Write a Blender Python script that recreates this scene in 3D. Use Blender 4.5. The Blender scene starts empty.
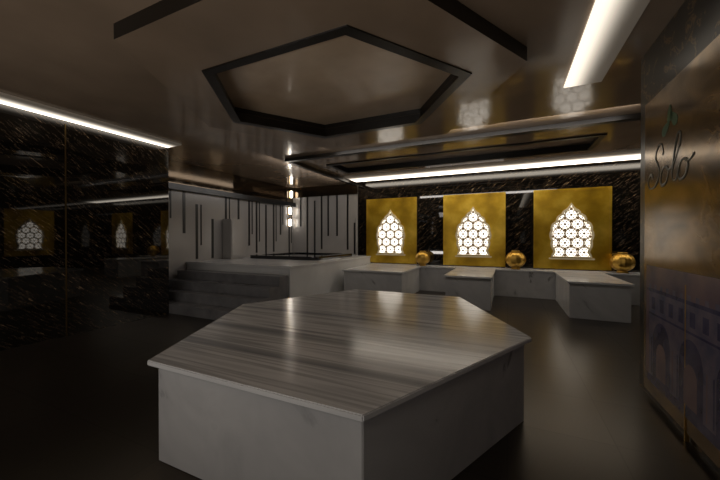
import bpy, bmesh, math, random
from mathutils import Vector, Matrix
random.seed(4)
S=bpy.context.scene
try: S.view_settings.view_transform='Standard'
except Exception: pass
COL=S.collection

# ---------------------------------------------------------------- materials
def newmat(name):
    m=bpy.data.materials.new(name); m.use_nodes=True
    nt=m.node_tree; b=nt.nodes['Principled BSDF']
    return m,nt,b
def simple(name,col,rough=.4,metal=0.,coat=0.,emis=None,es=0.,bump=0.):
    m,nt,b=newmat(name)
    b.inputs['Base Color'].default_value=(*col,1); b.inputs['Roughness'].default_value=rough
    b.inputs['Metallic'].default_value=metal; b.inputs['Coat Weight'].default_value=coat
    n=nt.nodes.new('ShaderNodeTexNoise'); n.inputs['Scale'].default_value=6
    tc=nt.nodes.new('ShaderNodeTexCoord'); nt.links.new(tc.outputs['Object'],n.inputs['Vector'])
    mr=nt.nodes.new('ShaderNodeMapRange'); mr.inputs['To Min'].default_value=max(0,rough-.05); mr.inputs['To Max'].default_value=rough+.07
    nt.links.new(n.outputs['Fac'],mr.inputs['Value']); nt.links.new(mr.outputs['Result'],b.inputs['Roughness'])
    if bump:
        bp=nt.nodes.new('ShaderNodeBump'); bp.inputs['Strength'].default_value=bump
        nt.links.new(n.outputs['Fac'],bp.inputs['Height']); nt.links.new(bp.outputs['Normal'],b.inputs['Normal'])
    if emis:
        b.inputs['Emission Color'].default_value=(*emis,1); b.inputs['Emission Strength'].default_value=es
    return m
def noisy(name,stops,scale=(1,1,1),rot=(0,0,0),nscale=3,detail=6,dist=0.,rough=.2,metal=0.,coat=0.,coord='Object',ior=1.5,bump=0.,bscale=2.):
    m,nt,b=newmat(name)
    tc=nt.nodes.new('ShaderNodeTexCoord'); mp=nt.nodes.new('ShaderNodeMapping')
    mp2=nt.nodes.new('ShaderNodeMapping'); mp2.inputs['Rotation'].default_value=rot
    mp.inputs['Scale'].default_value=scale
    n=nt.nodes.new('ShaderNodeTexNoise'); n.inputs['Scale'].default_value=nscale; n.inputs['Detail'].default_value=detail
    n.inputs['Distortion'].default_value=dist
    r=nt.nodes.new('ShaderNodeValToRGB')
    els=r.color_ramp.elements
    while len(els)<len(stops): els.new(.5)
    for e,(p,c) in zip(els,stops): e.position=p; e.color=(*c,1)
    L=nt.links.new
    L(tc.outputs[coord],mp2.inputs['Vector']); L(mp2.outputs['Vector'],mp.inputs['Vector']); L(mp.outputs['Vector'],n.inputs['Vector'])
    L(n.outputs['Fac'],r.inputs['Fac']); L(r.outputs['Color'],b.inputs['Base Color'])
    b.inputs['Roughness'].default_value=rough; b.inputs['Metallic'].default_value=metal; b.inputs['Coat Weight'].default_value=coat
    b.inputs['Coat Roughness'].default_value=.05; b.inputs['IOR'].default_value=ior
    if bump:
        n2=nt.nodes.new('ShaderNodeTexNoise'); n2.inputs['Scale'].default_value=bscale; n2.inputs['Detail'].default_value=3
        bp=nt.nodes.new('ShaderNodeBump'); bp.inputs['Strength'].default_value=bump; bp.inputs['Distance'].default_value=.05
        L(tc.outputs[coord],n2.inputs['Vector']); L(n2.outputs['Fac'],bp.inputs['Height']); L(bp.outputs['Normal'],b.inputs['Normal'])
    return m
def led_glow_mat(name,axis,lo,hi,strength,col=(1,.89,.74)):
    """strip with cove glow painted in: brightest on the lamp side, fading across its width (object coordinate lo -> hi)"""
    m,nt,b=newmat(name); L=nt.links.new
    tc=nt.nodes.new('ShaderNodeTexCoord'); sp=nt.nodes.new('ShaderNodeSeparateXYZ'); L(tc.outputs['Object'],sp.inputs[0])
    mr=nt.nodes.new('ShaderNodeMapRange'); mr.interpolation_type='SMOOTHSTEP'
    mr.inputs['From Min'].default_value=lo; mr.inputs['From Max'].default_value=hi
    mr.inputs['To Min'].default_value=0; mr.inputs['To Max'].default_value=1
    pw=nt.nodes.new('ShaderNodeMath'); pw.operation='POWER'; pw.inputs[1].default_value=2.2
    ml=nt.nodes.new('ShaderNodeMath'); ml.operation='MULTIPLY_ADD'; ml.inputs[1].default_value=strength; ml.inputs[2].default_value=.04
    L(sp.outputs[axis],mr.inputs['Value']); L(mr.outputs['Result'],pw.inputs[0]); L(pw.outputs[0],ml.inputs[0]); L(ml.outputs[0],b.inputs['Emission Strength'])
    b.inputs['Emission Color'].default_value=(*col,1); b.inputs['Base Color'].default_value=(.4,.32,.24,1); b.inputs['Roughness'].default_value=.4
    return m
def tile_floor():
    m,nt,b=newmat('dark_stone_tiles'); L=nt.links.new
    tc=nt.nodes.new('ShaderNodeTexCoord'); br=nt.nodes.new('ShaderNodeTexBrick')
    br.offset=0; br.inputs['Scale'].default_value=1; br.inputs['Brick Width'].default_value=.62; br.inputs['Row Height'].default_value=.62
    br.inputs['Mortar Size'].default_value=.004
    br.inputs['Color1'].default_value=(.014,.011,.009,1); br.inputs['Color2'].default_value=(.024,.019,.015,1); br.inputs['Mortar'].default_value=(.006,.005,.004,1)
    n=nt.nodes.new('ShaderNodeTexNoise'); n.inputs['Scale'].default_value=5; n.inputs['Detail'].default_value=10; n.inputs['Distortion'].default_value=.3
    mr=nt.nodes.new('ShaderNodeMapRange'); mr.inputs['From Min'].default_value=.3; mr.inputs['From Max'].default_value=.7; mr.inputs['To Min'].default_value=.16; mr.inputs['To Max'].default_value=.29
    L(tc.outputs['Object'],br.inputs['Vector']); L(tc.outputs['Object'],n.inputs['Vector'])
    L(br.outputs['Color'],b.inputs['Base Color'])
    ad=nt.nodes.new('ShaderNodeMath'); ad.operation='MULTIPLY_ADD'; ad.inputs[1].default_value=.06
    L(br.outputs['Fac'],ad.inputs[0]); L(mr.outputs['Result'],ad.inputs[2]); L(ad.outputs[0],b.inputs['Roughness'])
    b.inputs['Specular Tint'].default_value=(1,.78,.50,1)
    return m
M_floor=tile_floor()
M_stripe=noisy('striped_marble',[(.30,(.27,.285,.31)),(.41,(.56,.575,.60)),(.48,(.84,.85,.87)),(.54,(.46,.47,.495)),(.60,(.80,.81,.83)),(.72,(.50,.51,.53))],scale=(.12,3.6,1),nscale=2.3,detail=6,dist=.25,rough=.16)
M_edge=noisy('marble_edge',[(.3,(.62,.625,.63)),(.7,(.72,.725,.73))],nscale=2,rough=.2)
M_white=noisy('white_marble',[(.27,(.22,.22,.225)),(.34,(.46,.46,.465)),(.6,(.54,.54,.54)),(.655,(.50,.50,.50)),(.685,(.23,.225,.22)),(.72,(.49,.485,.48))],scale=(1,1,.8),rot=(.3,.5,.2),nscale=1.5,detail=9,dist=1.8,rough=.25)
def diag_black(axis):
    rot=(math.radians(40),0,0) if axis=='x' else (0,math.radians(40),0)
    sc=(1,1.2,10) if axis=='x' else (1.2,1,10)
    return noisy('black_streaked_marble_'+axis,[(0,(.004,.0035,.003)),(.575,(.006,.005,.004)),(.60,(.12,.08,.05)),(.62,(.008,.007,.006)),(.68,(.010,.008,.006)),(.72,(.28,.20,.12))],scale=sc,rot=rot,nscale=6.,detail=3,rough=.02,coat=.15,ior=1.7)
M_blackx=diag_black('x'); M_blacky=diag_black('y')
M_ceil=noisy('bronze_gloss_ceiling',[(.3,(.27,.20,.14)),(.6,(.37,.275,.195)),(.8,(.45,.34,.24))],nscale=.9,detail=4,rough=.16,coat=.4,ior=1.6,bump=.18,bscale=1.4)
M_ceil2=noisy('lit_bronze_recess',[(.3,(.54,.40,.275)),(.7,(.76,.585,.41))],nscale=1.6,detail=5,rough=.2,coat=.35,bump=.2,bscale=1.8)  # paler copy of the bronze: light in the recess put into the colour
M_dark=simple('dark_brown_lacquer',(.010,.008,.006),.3)
M_gold=noisy('gold_leaf',[(.3,(.28,.16,.010)),(.5,(.56,.34,.02)),(.7,(.88,.60,.08))],nscale=1.8,detail=8,rough=.32,metal=.65)
M_goldp=simple('polished_gold',(.56,.34,.07),.34,.95)
M_glint=simple('brass_seam_glint',(.10,.065,.02),.4,.8)
M_frame=simple('pale_gold_frame',(.85,.74,.50),.4,.05)
M_lat=simple('dark_gold_fretwork',(.30,.22,.12),.5,.1)
M_glow=simple('lit_glass',(.9,.88,.82),.5,emis=(1,.93,.82),es=1.9)
M_panelw=noisy('white_gloss_panel',[(.3,(.36,.345,.33)),(.7,(.43,.41,.39))],nscale=1.,rough=.16)
M_blackstrip=simple('black_inlay',(.006,.006,.006),.3)
M_step=noisy('grey_stone_step',[(.3,(.15,.15,.16)),(.7,(.23,.23,.24))],nscale=4,rough=.25)
M_tub=simple('black_acrylic',(.01,.01,.012),.06,coat=.5)
M_water=simple('dark_water',(.02,.035,.05),.03,coat=.5,bump=.1)
M_bronze=noisy('bronze_mirror_panel',[(.30,(.06,.035,.015)),(.45,(.17,.105,.042)),(.55,(.25,.155,.062)),(.68,(.11,.07,.03)),(.78,(.32,.215,.09))],scale=(1,1,1.5),nscale=2.0,detail=10,dist=1.6,rough=.18,metal=.5)
M_mirror=simple('bronze_mirror_band',(.10,.075,.05),.05,.9)
M_mural=noisy('mural_dusk_sky',[(.3,(.08,.06,.11)),(.5,(.18,.12,.15)),(.7,(.25,.16,.17))],nscale=3,detail=8,rough=.25)
M_mural2=noisy('mural_indigo_paint',[(.35,(.03,.03,.09)),(.7,(.10,.09,.17))],nscale=7,detail=8,rough=.25)
M_mural3=noisy('mural_pale_paint',[(.35,(.10,.10,.18)),(.7,(.22,.18,.24))],nscale=7,detail=8,rough=.25)
M_ink=simple('dark_green_lettering',(.03,.032,.02),.35)
M_green=simple('green_paint',(.02,.09,.028),.4)
M_sc=simple('sconce_glow',(.9,.9,.85),.5,emis=(1,.93,.84),es=9)
M_wr=noisy('matt_black_marble',[(0,(.006,.005,.004)),(.58,(.01,.008,.006)),(.62,(.18,.11,.04)),(.66,(.012,.01,.008))],scale=(1,3,3),nscale=2.4,detail=8,dist=1.2,rough=.3)

# ---------------------------------------------------------------- helpers
def meta(o,label=None,cat=None,kind=None,group=None):
    if label:o['label']=label
    if cat:o['category']=cat
    if kind:o['kind']=kind
    if group:o['group']=group
    return o
def empty(name,loc,**k):
    e=bpy.data.objects.new(name,None); e.location=loc; e.empty_display_size=.1; COL.objects.link(e); return meta(e,**k)
def finish(name,bm,mats,loc=(0,0,0),parent=None,smooth=False,**k):
    bmesh.ops.recalc_face_normals(bm,faces=bm.faces[:])
    me=bpy.data.meshes.new(name); bm.to_mesh(me); bm.free()
    for m in (mats if isinstance(mats,(list,tuple)) else [mats]): me.materials.append(m)
    if smooth:
        for p in me.polygons:p.use_smooth=True
    o=bpy.data.objects.new(name,me); COL.objects.link(o)
    if parent: o.parent=parent
    o.location=loc
    return meta(o,**k)
def addbox(bm,lo,hi,mi=0,bev=0):
    r=bmesh.ops.create_cube(bm,size=1)
    vs=r['verts']
    for v in vs:
        v.co=Vector([(lo[i]+hi[i])/2+v.co[i]*(hi[i]-lo[i]) for i in range(3)])
    fs=set(f for v in vs for f in v.link_faces)
    for f in fs:f.material_index=mi
    if bev:
        es=list(set(e for v in vs for e in v.link_edges))
        r=bmesh.ops.bevel(bm,geom=es,offset=bev,segments=2,affect='EDGES')
        for f in r['faces']:f.material_index=mi
def side_mat(bm,mi):
    bm.normal_update()
    for f in bm.faces:
        if abs(f.normal.z)<.95: f.material_index=mi
def box(name,lo,hi,mat,parent=None,bev=0,origin=None,side=None,**k):
    bm=bmesh.new()
    og=Vector(origin) if origin else Vector(((lo[0]+hi[0])/2,(lo[1]+hi[1])/2,lo[2]))
    addbox(bm,[lo[i]-og[i] for i in range(3)],[hi[i]-og[i] for i in range(3)],0,bev)
    if side: side_mat(bm,1); mat=[mat,side]
    loc=og-(parent.location if parent else Vector((0,0,0)))
    return finish(name,bm,mat,loc,parent,**k)
def prism(bm,pts,z0,z1,mi=0,bev=0,hole=None):
    b=[bm.verts.new((x,y,z0)) for x,y in pts]; t=[bm.verts.new((x,y,z1)) for x,y in pts]
    n=len(pts); fs=[]
    for i in range(n): fs.append(bm.faces.new((b[i],b[(i+1)%n],t[(i+1)%n],t[i])))
    if hole:
        hb=[bm.verts.new((x,y,z0)) for x,y in hole]; ht=[bm.verts.new((x,y,z1)) for x,y in hole]
        for i in range(n):
            j=(i+1)%n
            fs.append(bm.faces.new((hb[i],hb[j],ht[j],ht[i])))
            fs.append(bm.faces.new((b[i],b[j],hb[j],hb[i]))); fs.append(bm.faces.new((t[i],t[j],ht[j],ht[i])))
    else:
        fs.append(bm.faces.new(b)); fs.append(bm.faces.new(t))
    for f in fs:f.material_index=mi
    if bev:
        es=list(set(e for f in fs for e in f.edges))
        bmesh.ops.bevel(bm,geom=es,offset=bev,segments=2,affect='EDGES')
    return fs

# ---------------------------------------------------------------- shell
ZC=2.87
box('floor',(-6.6,-2.2,-.1),(6.2,8.6,0),M_floor,origin=(0,0,0),kind='structure')
HC=(-1.7,2.97)
def hexp(c,r,sq=1.): return [(c[0]+r*math.cos(math.radians(60*i)),c[1]+sq*r*math.sin(math.radians(60*i))) for i in range(6)]
R1,R0,SQ=1.84,1.39,.84
hx=hexp(HC,R0,SQ)
bm=bmesh.new()
def fill_with_holes(bm,outer,holes,z):
    es=[]
    for loop in [outer]+holes:
        vs=[bm.verts.new((x,y,z)) for x,y in loop]
        for i in range(len(vs)): es.append(bm.edges.new((vs[i],vs[(i+1)%len(vs)])))
    bmesh.ops.triangle_fill(bm,use_beauty=True,edges=es)
rc=[(-3.5,5.95),(1.32,5.95),(1.32,6.85),(-3.5,6.85)]
fill_with_holes(bm,[(-6.6,-2.2),(6.2,-2.2),(6.2,8.6),(-6.6,8.6)],[hx,rc],ZC)
def recess(bm,loop,z0,z1,mi):
    b=[bm.verts.new((x,y,z0)) for x,y in loop]; t=[bm.verts.new((x,y,z1)) for x,y in loop]
    n=len(loop)
    for i in range(n):
        f=bm.faces.new((b[i],b[(i+1)%n],t[(i+1)%n],t[i])); f.material_index=1
    bm.faces.new(t).material_index=mi
recess(bm,hx,ZC,2.93,2); recess(bm,rc,ZC,2.97,0)
me=bpy.data.meshes.new('ceiling'); bm.to_mesh(me); bm.free()
for m in (M_ceil,M_dark,M_ceil2): me.materials.append(m)
o=bpy.data.objects.new('ceiling',me); COL.objects.link(o); meta(o,kind='structure')
box('ceiling',(-6.6,-2.2,3.06),(6.2,8.6,3.12),M_dark,kind='structure')

bm=bmesh.new()
prism(bm,hexp((0,0),R1),0,.12-.002,0,hole=hexp((0,0),R0,SQ))
for f in bm.faces:
    zs=[v.co.z for v in f.verts]
    if max(zs)-min(zs)>.05: f.material_index=1
finish('trim_1',bm,[M_ceil,M_dark],(HC[0],HC[1],2.75),kind='structure',label='bronze hexagonal dropped ceiling frame with dark edges')
bm=bmesh.new(); prism(bm,hexp((0,0),R0+.02,SQ),-.012,0,0,hole=hexp((0,0),R0-.09,SQ))
finish('trim_2',bm,M_dark,(HC[0],HC[1],2.75),kind='structure')
bm=bmesh.new()
rr=lambda d:[(-3.5-d,5.95-d),(1.32+d,5.95-d),(1.32+d,6.85+d),(-3.5-d,6.85+d)]
prism(bm,rr(.03),2.85,2.868,0,hole=rr(-.05)); finish('trim_3',bm,M_dark,kind='structure')
box('trim_4',(-4.0,5.12,2.81),(2.6,5.24,2.868),M_dark,kind='structure')
box('trim_5',(-4.02,5.26,2.80),(-3.92,8.28,2.868),M_dark,kind='structure')

box('wall_left',(-5.5,-2.2,0),(-5.3,3.62,ZC-.002),M_blackx,kind='structure')
box('trim_6',(-5.299,2.20,0),(-5.295,2.215,2.8),M_glint,kind='structure')  # wall seam; its gold tone stands in for a reflected glint
box('wall_entry',(-6.6,3.42,0),(-5.51,3.62,ZC-.002),M_blacky,kind='structure')
box('wall_back',(-3.9,8.3,0),(6.0,8.5,ZC-.002),M_blacky,kind='structure')
box('wall_side',(6.0,-2.2,0),(6.2,8.6,ZC-.002),M_blackx,kind='structure')
box('wall_front',(-5.3,-2.2,0),(6.0,-2.0,ZC-.002),M_blacky,kind='structure')
bm=bmesh.new()
addbox(bm,(-6.4,3.62,0),(-6.2,8.5,ZC-.002),0)
y=3.8
while y<8.2:
    L=random.choice([.9,1.2,1.4,1.44]); up=random.random()<.5
    z0,z1=(2.30-L,2.30) if up else (.84,.84+L)
    addbox(bm,(-6.2,y,z0),(-6.19,y+.055,z1),1)
    if random.random()<.5: addbox(bm,(-6.2,y+.12,max(.86,z0+.3)),(-6.19,y+.15,z1),1)
    y+=random.uniform(.26,.42)
addbox(bm,(-6.2,3.62,2.28),(-6.06,8.29,2.40),1)
addbox(bm,(-6.2,3.62,2.40),(-6.15,8.29,2.865),2)
finish('wall_alcove',bm,[M_panelw,M_blackstrip,M_mirror],kind='structure')
bm=bmesh.new()
addbox(bm,(-6.19,8.3,0),(-3.91,8.5,ZC-.002),0)
x=-5.9
while x<-3.95:
    L=random.choice([.9,1.2,1.6,1.7]); up=random.random()<.6
    z0,z1=(2.56-L,2.56) if up else (.84,.84+L)
    addbox(bm,(x,8.29,z0),(x+.05,8.3,z1),1)
    x+=random.uniform(.22,.36)
addbox(bm,(-6.14,8.26,2.56),(-3.91,8.30,2.865),2)
finish('wall_panelled',bm,[M_panelw,M_blackstrip,M_mirror],kind='structure')
bm=bmesh.new(); addbox(bm,(1.06,-1.99,0),(1.25,3.6,ZC-.002),0)
finish('wall_right',bm,M_wr,kind='structure')

# ---------------------------------------------------------------- decorated panel on partition
P=empty('decorated_panel',(1.045,2.0,0),label='glossy golden brown wall panel with script lettering and painted arcade mural',cat='wall panel')
box('backing',(1.035,.3,.06),(1.052,3.42,2.40),M_bronze,P)
box('gold_edge_strip',(1.03,2.72,.0),(1.052,2.732,1.0),M_goldp,P)
bm=bmesh.new(); addbox(bm,(-.014,-1.7,.16),(-.0101,1.36,1.08),0)
def flat(bm,y0,z0,y1,z1,mi,d):
    vs=[bm.verts.new((-.014-d,a,b)) for a,b in((y0,z0),(y1,z0),(y1,z1),(y0,z1))]; bm.faces.new(vs).material_index=mi
flat(bm,-1.7,.22,1.30,.88,2,.0003); flat(bm,-1.7,.88,1.34,.905,1,.0006); flat(bm,-1.7,.16,1.36,.22,1,.0005)
flat(bm,-1.7,.70,1.30,.715,1,.0006)
for k in range(20):
    yk=1.22-k*.145
    flat(bm,yk-.035,.745,yk+.03,.84,1,.0006)
for k in range(30):
    flat(bm,1.30-k*.1-.04,.905,1.30-k*.1,.94,2,.0006)
for i in range(7):
    yc=1.08-i*.42
    vs=[bm.verts.new((-.0148,yc+.145*math.cos(math.pi*k/14),.50+.165*math.sin(math.pi*k/14))) for k in range(15)]
    vs+= [bm.verts.new((-.0148,yc-.145,.22)),bm.verts.new((-.0148,yc+.145,.22))]
    bm.faces.new(vs).material_index=1
    flat(bm,yc+.16,.24,yc+.175,.52,1,.0008); flat(bm,yc-.19,.24,yc-.175,.52,0,.0008)
    vs=[bm.verts.new((-.0154,yc+.08*math.cos(math.pi*k/10),.42+.09*math.sin(math.pi*k/10))) for k in range(11)]
    vs+= [bm.verts.new((-.0154,yc-.08,.24)),bm.verts.new((-.0154,yc+.08,.24))]
    bm.faces.new(vs).material_index=0
finish('mural',bm,[M_mural,M_mural2,M_mural3],(0,0,0),P)
strokes=[[(1.15,2.1),(.85,2.55),(.35,2.4),(.25,1.85),(.65,1.4),(.95,.9),(.75,.25),(.2,0),(-.35,.2),(-.45,.7),(-.1,.9),(.1,.6)],
 [(1.95,.95),(1.55,1.05),(1.22,.6),(1.35,.1),(1.75,0),(2.08,.35),(2.05,.8),(1.8,1.0),(2.1,.8),(2.4,.85),(2.85,1.5),(3.05,2.3),(2.85,2.65),(2.62,2.2),(2.55,1.0),(2.7,.15),(3.0,.05),(3.25,.4)],
 [(3.95,.95),(3.55,1.05),(3.24,.6),(3.37,.1),(3.77,0),(4.1,.35),(4.07,.8),(3.8,1.0),(4.15,.85),(4.6,1.1)],
 [(1.15,2.1),(1.2,1.95),(1.1,1.9)]]
cu=bpy.data.curves.new('lettering','CURVE'); cu.dimensions='3D'; cu.bevel_depth=.009; cu.bevel_resolution=2
for st in strokes:
    sp=cu.splines.new('BEZIER'); sp.bezier_points.add(len(st)-1)
    for bp_,(u,v) in zip(sp.bezier_points,st):
        u2=u+.22*v; bp_.co=(-.012,1.29-u2*.135,1.69+v*.12); bp_.handle_left_type=bp_.handle_right_type='AUTO'
        bp_.radius=.55+.75*abs(math.sin(2.3*v+u))
to=bpy.data.objects.new('tmp_text',cu); COL.objects.link(to)
dg=bpy.context.evaluated_depsgraph_get(); dg.update()
me=bpy.data.meshes.new_from_object(to.evaluated_get(dg)); bpy.data.objects.remove(to)
for v in me.vertices: v.co.x=-.012+(v.co.x+.012)*.15
me.materials.clear(); me.materials.append(M_ink)
t=bpy.data.objects.new('lettering',me); COL.objects.link(t); t.parent=P
bm=bmesh.new()
def leaf(cy,cz,ang,L=.14,W=.035):
    vs=[]
    for k in range(16):
        a=2*math.pi*k/16; u=L/2*math.cos(a); w=W*math.sin(a)*(1-.5*math.cos(a))
        vs.append(bm.verts.new((-.012,cy-(u*math.cos(ang)-w*math.sin(ang)),cz+u*math.sin(ang)+w*math.cos(ang))))
    bm.faces.new(vs)
leaf(1.03,2.09,.5); leaf(.91,2.13,2.3); leaf(.97,2.18,1.5,.12)
finish('leaf_emblem',bm,M_green,(0,0,0),P)

# ---------------------------------------------------------------- central heated slab
pts=[(-.678,-1.4),(.678,-1.4),(1.35,0),(.678,1.4),(-.678,1.4),(-1.35,0)]
G=empty('marble_platform',(-1.195,2.547,0),label='large hexagonal marble platform with grey striped polished top',cat='platform')
bm=bmesh.new(); prism(bm,[(x*.965,y*.965) for x,y in pts],0,.57,0,bev=.004); finish('base',bm,M_white,(0,0,0),G)
bm=bmesh.new(); prism(bm,pts,.57,.60,0,bev=.005); side_mat(bm,1); finish('top_slab',bm,[M_stripe,M_edge],(0,0,0),G)

# ---------------------------------------------------------------- benches
def bench(x0,x1,y0,y1,lab,h=.6,ov=.03,name='marble_bench'):
    e=empty(name,((x0+x1)/2,(y0+y1)/2,0),label=lab,cat='bench',group='marble benches under the windows')
    box('base',(x0+ov,y0+ov,0),(x1-ov,y1,h-.035),M_white,e,bev=.004)
    box('seat',(x0,y0,h-.035),(x1,y1,h),M_stripe,e,bev=.005,side=M_edge)
    return e
bench(-3.45,2.75,7.8,8.295,'long white marble wall bench running beneath lit windows')
bench(-3.35,-1.95,6.3,7.795,'wide white marble bench beside raised pool platform')
bench(-1.10,-.25,6.12,7.795,'narrow white marble bench projecting beneath middle window')
bench(.88,1.74,6.12,7.795,'narrow white marble bench projecting near partition wall')

# ---------------------------------------------------------------- pool platform and stairs
PH=.80
PL=empty('pool_platform',(-4.9,6.4,0),label='raised white marble platform around dark pool',cat='platform')
box('body',(-6.19,4.62,0),(-3.5,8.29,PH-.04),M_edge,PL,bev=.004)
box('top_slab',(-6.19,4.6,PH-.04),(-3.48,8.29,PH),M_edge,PL,bev=.004)
bm=bmesh.new()
for i in range(4):
    y0=3.62+.245*i; h=.16*(i+1)
    addbox(bm,(-6.12,y0,0 if i==0 else h-.16),(-3.52,4.595,h),0,.006)
finish('staircase',bm,M_step,label='dark grey stone steps leading up to pool platform',cat='stairs')
T=empty('jacuzzi',(-4.83,6.95,PH),label='black glossy sunken jacuzzi pool with raised rim',cat='hot tub')
def rrect(hx_,hy_,r,n=6):
    out=[]
    for cx,cy,a0 in((hx_-r,hy_-r,0),(-hx_+r,hy_-r,90),(-hx_+r,-hy_+r,180),(hx_-r,-hy_+r,270)):
        for k in range(n+1):
            a=math.radians(a0+90*k/n); out.append((cx+r*math.cos(a),cy+r*math.sin(a)))
    return out
bm=bmesh.new(); prism(bm,rrect(1.0,.95,.15),0,.08,0,hole=rrect(.8,.75,.15)); finish('rim',bm,M_tub,(0,0,0),T)
bm=bmesh.new(); prism(bm,rrect(.79,.74,.15),0,.05,0); finish('water',bm,M_water,(0,0,0),T)
Cb=empty('white_upright',(-6.03,5.75,PH),label='slim white cabinet standing in for a reflection on panelled wall',cat='upright')  # block added in place of a pale reflection in the wall
box('body',(-6.18,5.55,PH),(-5.9,5.95,1.75),M_panelw,Cb,bev=.006)
box('front_panel',(-5.9,5.57,PH+.04),(-5.885,5.93,1.71),M_panelw,Cb)
for z in (1.78,2.14):
    s=empty('wall_sconce',(-6.16,8.12,z),label='small rectangular glowing wall lamp on panelled wall',cat='wall lamp',group='alcove wall lamps')
    box('bracket',(-6.198,8.07,z-.12),(-6.17,8.17,z+.12),M_goldp,s)
    box('lamp_shade',(-6.17,8.08,z-.10),(-6.12,8.16,z+.10),M_sc,s,bev=.01)
s=empty('wall_sconce',(-6.12,8.12,2.65),label='small rectangular glowing wall lamp on panelled wall',cat='wall lamp',group='alcove wall lamps')
box('bracket',(-6.148,8.07,2.53),(-6.12,8.17,2.77),M_goldp,s)
box('lamp_shade',(-6.12,8.08,2.55),(-6.07,8.16,2.75),M_sc,s,bev=.01)

# ---------------------------------------------------------------- windows
half=[(.0,2.12),(.02,2.05),(.06,2.0),(.12,1.965),(.155,1.93),(.165,1.88),(.21,1.865),(.26,1.83),(.285,1.77),(.285,1.71),(.33,1.69),(.38,1.65),(.405,1.58),(.40,1.51),(.425,1.46),(.435,1.40),(.42,1.33),(.39,1.28),(.405,1.22),(.40,1.15),(.37,1.09),(.345,1.04),(.345,.98),(.38,.93),(.40,.90)]
half=[(x*.85,.89+(z-.89)*.92) for x,z in half]
lit=[(x,z) for x,z in half]+[(-x,z) for x,z in reversed(half) if x>0]
def inside(x,z,poly):
    c=False;n=len(poly)
    for i in range(n):
        x0,z0=poly[i];x1,z1=poly[(i+1)%n]
        if (z0>z)!=(z1>z) and x<(x1-x0)*(z-z0)/(z1-z0)+x0:c=not c
    return c
def build_meshes():
    res={}
    bm=bmesh.new(); addbox(bm,(-.72,-.04,.62),(.72,0,2.38),0,.004)
    for s in (-.69,.69): addbox(bm,(s-.012,-.05,.66),(s+.012,-.0405,2.34),0)
    addbox(bm,(-.70,-.05,2.32),(.70,-.0405,2.344),0)
    res['gold_backing']=(bm,M_gold)
    bm=bmesh.new()
    f=[bm.verts.new((x,-.046,z)) for x,z in lit]; b=[bm.verts.new((x,-.0405,z)) for x,z in lit]
    bm.faces.new(f); n=len(f)
    for i in range(n): bm.faces.new((f[i],f[(i+1)%n],b[(i+1)%n],b[i]))
    res['glass_pane']=(bm,M_glow)
    bm=bmesh.new()
    def off(p):
        out=[];n=len(p)
        for i in range(n):
            a=Vector(p[i-1]);b=Vector(p[i]);c=Vector(p[(i+1)%n])
            d=((b-a).normalized()+(c-b).normalized())
            if d.length<1e-6:d=(c-b)
            d.normalize(); nn=Vector((-d.y,d.x))
            out.append((b.x+nn.x*.045,b.y+nn.y*.045))
        return out
    o2=off(lit); n=len(lit)
    A=[bm.verts.new((x,-.075,z)) for x,z in lit];B=[bm.verts.new((x,-.075,z)) for x,z in o2]
    C=[bm.verts.new((x,-.0405,z)) for x,z in lit];D=[bm.verts.new((x,-.0405,z)) for x,z in o2]
    for i in range(n):
        j=(i+1)%n
        bm.faces.new((A[i],A[j],B[j],B[i]));bm.faces.new((A[i],A[j],C[j],C[i]));bm.faces.new((B[i],B[j],D[j],D[i]))
    addbox(bm,(-.42,-.07,.83),(.42,-.0405,.865),0,.004)
    res['arch_frame']=(bm,M_frame)
    bm=bmesh.new()
    def q(pts):
        cx=sum(p[0] for p in pts)/4;cz=sum(p[1] for p in pts)/4
        if inside(cx,cz,lit):
            vs=[bm.verts.new((x,-.058,z)) for x,z in pts]; bm.faces.new(vs)
    def ring(cx,cz,r,w,n=24):
        for k in range(n):
            a0=2*math.pi*k/n;a1=2*math.pi*(k+1)/n
            q([(cx+rr_*math.cos(a),cz+rr_*math.sin(a)) for rr_,a in((r,a0),(r,a1),(r-w,a1),(r-w,a0))])
    # rosettes: six-petal star flowers in round openings, solid corner stars between them
    sp=.235; g=sp/.255
    for row in range(-1,9):
        for c in range(-3,4):
            cx=c*sp+(sp/2 if row%2 else 0); cz=.99+row*sp*.866
            ring(cx,cz,.1275*g,.022*g,40); ring(cx,cz,.030*g,.028*g,12)
            for k in range(6):
                a=k*math.pi/3; dx,dz=math.cos(a),math.sin(a)
                for s0,s1,u0,u1 in ((.050,.072,.004,.017),(.072,.100,.017,.004)):
                    s0,s1,u0,u1=[v*g for v in (s0,s1,u0,u1)]
                    q([(cx+dx*s0-dz*u0,cz+dz*s0+dx*u0),(cx+dx*s1-dz*u1,cz+dz*s1+dx*u1),(cx+dx*s1+dz*u1,cz+dz*s1-dx*u1),(cx+dx*s0+dz*u0,cz+dz*s0-dx*u0)])
            for k in range(6):
                a=math.pi/6+k*math.pi/3; dx,dz=math.cos(a),math.sin(a)
                s0,s1,u0,u1=[v*g for v in (.124,.150,.030,.012)]
                q([(cx+dx*s0-dz*u0,cz+dz*s0+dx*u0),(cx+dx*s1-dz*u1,cz+dz*s1+dx*u1),(cx+dx*s1+dz*u1,cz+dz*s1-dx*u1),(cx+dx*s0+dz*u0,cz+dz*s0-dx*u0)])
    res['fretwork']=(bm,M_lat)
    out={}
    for k,(bm,m) in res.items():
        bmesh.ops.recalc_face_normals(bm,faces=bm.faces[:])
        me=bpy.data.meshes.new(k);bm.to_mesh(me);bm.free();me.materials.append(m);out[k]=me
    return out
WM=build_meshes()
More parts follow.
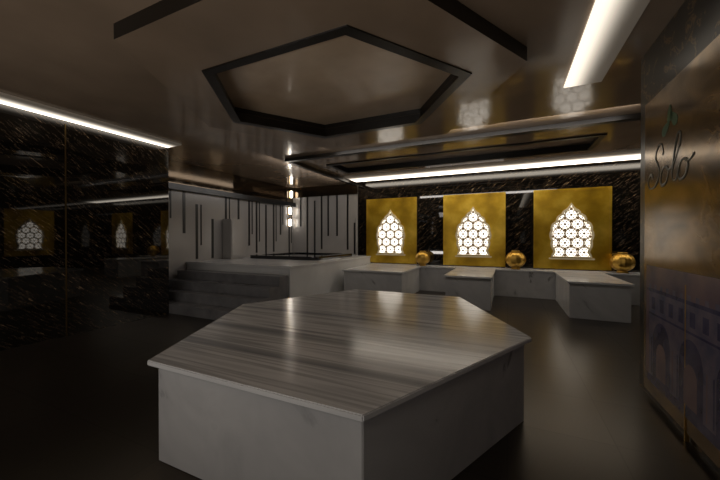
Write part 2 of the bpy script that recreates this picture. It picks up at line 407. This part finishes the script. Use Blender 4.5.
def window(i,loc,rz=0):
    e=empty('window_%d'%i,loc,kind='structure',label='glowing arched window with pierced fretwork on gold panel'); e.rotation_euler=(0,0,rz)
    for k,me in WM.items():
        o=bpy.data.objects.new(k,me);COL.objects.link(o);o.parent=e
for i,x in enumerate((-2.9,-.77,1.25,4.6)): window(i+1,(x,8.298,0))
window(5,(5.998,5.8,0),-math.pi/2)

# ---------------------------------------------------------------- gold jars
def lathe(bm,prof,n=48,ribs=0):
    rings=[]
    for r,z in prof:
        row=[]
        for k in range(n):
            a=2*math.pi*k/n; q=r*(1+(.03*math.cos(ribs*a) if ribs and r>.1 else 0))
            row.append(bm.verts.new((q*math.cos(a),q*math.sin(a),z)))
        rings.append(row)
    for a,b in zip(rings,rings[1:]):
        for k in range(n): bm.faces.new((a[k],a[(k+1)%n],b[(k+1)%n],b[k]))
    bm.faces.new(rings[0]); bm.faces.new(rings[-1])
for x,sc in((-1.96,.9),(.16,1),(2.09,1.0)):
    e=empty('gold_jar',(x,8.04,.6),label='round polished gold jar with short rim on marble bench',cat='jar',group='gold jars on the wall bench')
    prof=[(.09,0),(.10,.012),(.08,.03)]+[(.205*math.sin(math.radians(a)),.215-.19*math.cos(math.radians(a))) for a in range(24,158,10)]
    bm=bmesh.new(); lathe(bm,[(r*sc,z*sc) for r,z in prof],48,12); finish('body',bm,M_goldp,(0,0,0),e,smooth=True)
    bm=bmesh.new(); lathe(bm,[(r*sc,z*sc) for r,z in [(.085,.385),(.08,.395),(.09,.41),(.08,.414)]],32); finish('neck',bm,M_goldp,(0,0,0),e,smooth=True)

# ---------------------------------------------------------------- LED strips with painted cove glow
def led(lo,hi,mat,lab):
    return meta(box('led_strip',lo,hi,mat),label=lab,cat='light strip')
led((-5.295,-1.9,2.845),(-4.94,3.6,2.866),led_glow_mat('led_wall_side','X',.175,-.19,3.),'warm white light strip with painted glow along black marble wall')
led((-3.8,7.25,2.845),(5.9,7.98,2.866),led_glow_mat('led_window_side','Y',-.36,.2,4.6),'warm white light strip with painted glow above arched windows')
led((.52,-1.6,2.852),(.84,3.9,2.866),led_glow_mat('led_partition_side','X',.16,-.12,1.25),'dim warm light strip with painted glow in ceiling beside partition')

# ---------------------------------------------------------------- added fill lights
def area(loc,rot,sx,sy,p,col=(1,.92,.84)):
    l=bpy.data.lights.new('fill_light','AREA'); l.shape='RECTANGLE'; l.size=sx;l.size_y=sy;l.energy=p;l.color=col
    o=bpy.data.objects.new('fill_light',l);o.location=loc;o.rotation_euler=rot;COL.objects.link(o);return o
R=math.radians
area((-2.,-1.6,2.6),(R(35),0,0),3,.4,9)  # added fill from behind the camera
area((-2.2,-1.2,.5),(R(154),0,0),4,.3,34)  # added uplight near the floor to brighten the ceiling
area((-4.1,6.3,2.72),(0,R(75),0),.15,3,7,(1,.95,.92))  # added fill for the alcove, turned away from the slab
area((-.8,4.75,2.84),(R(48),0,0),4.4,.12,12)  # added fill for bench fronts, gold panels and jars
w=bpy.data.worlds.new('World');S.world=w;w.use_nodes=True
w.node_tree.nodes['Background'].inputs[0].default_value=(.5,.42,.36,1);w.node_tree.nodes['Background'].inputs[1].default_value=.02

cd=bpy.data.cameras.new('camera');cd.lens=16;cd.sensor_width=36;cd.clip_start=.02
cam=bpy.data.objects.new('camera',cd);cam.location=(0,0,1.3);cam.rotation_euler=(math.radians(89.64),0,math.radians(24.8));COL.objects.link(cam)
S.camera=cam
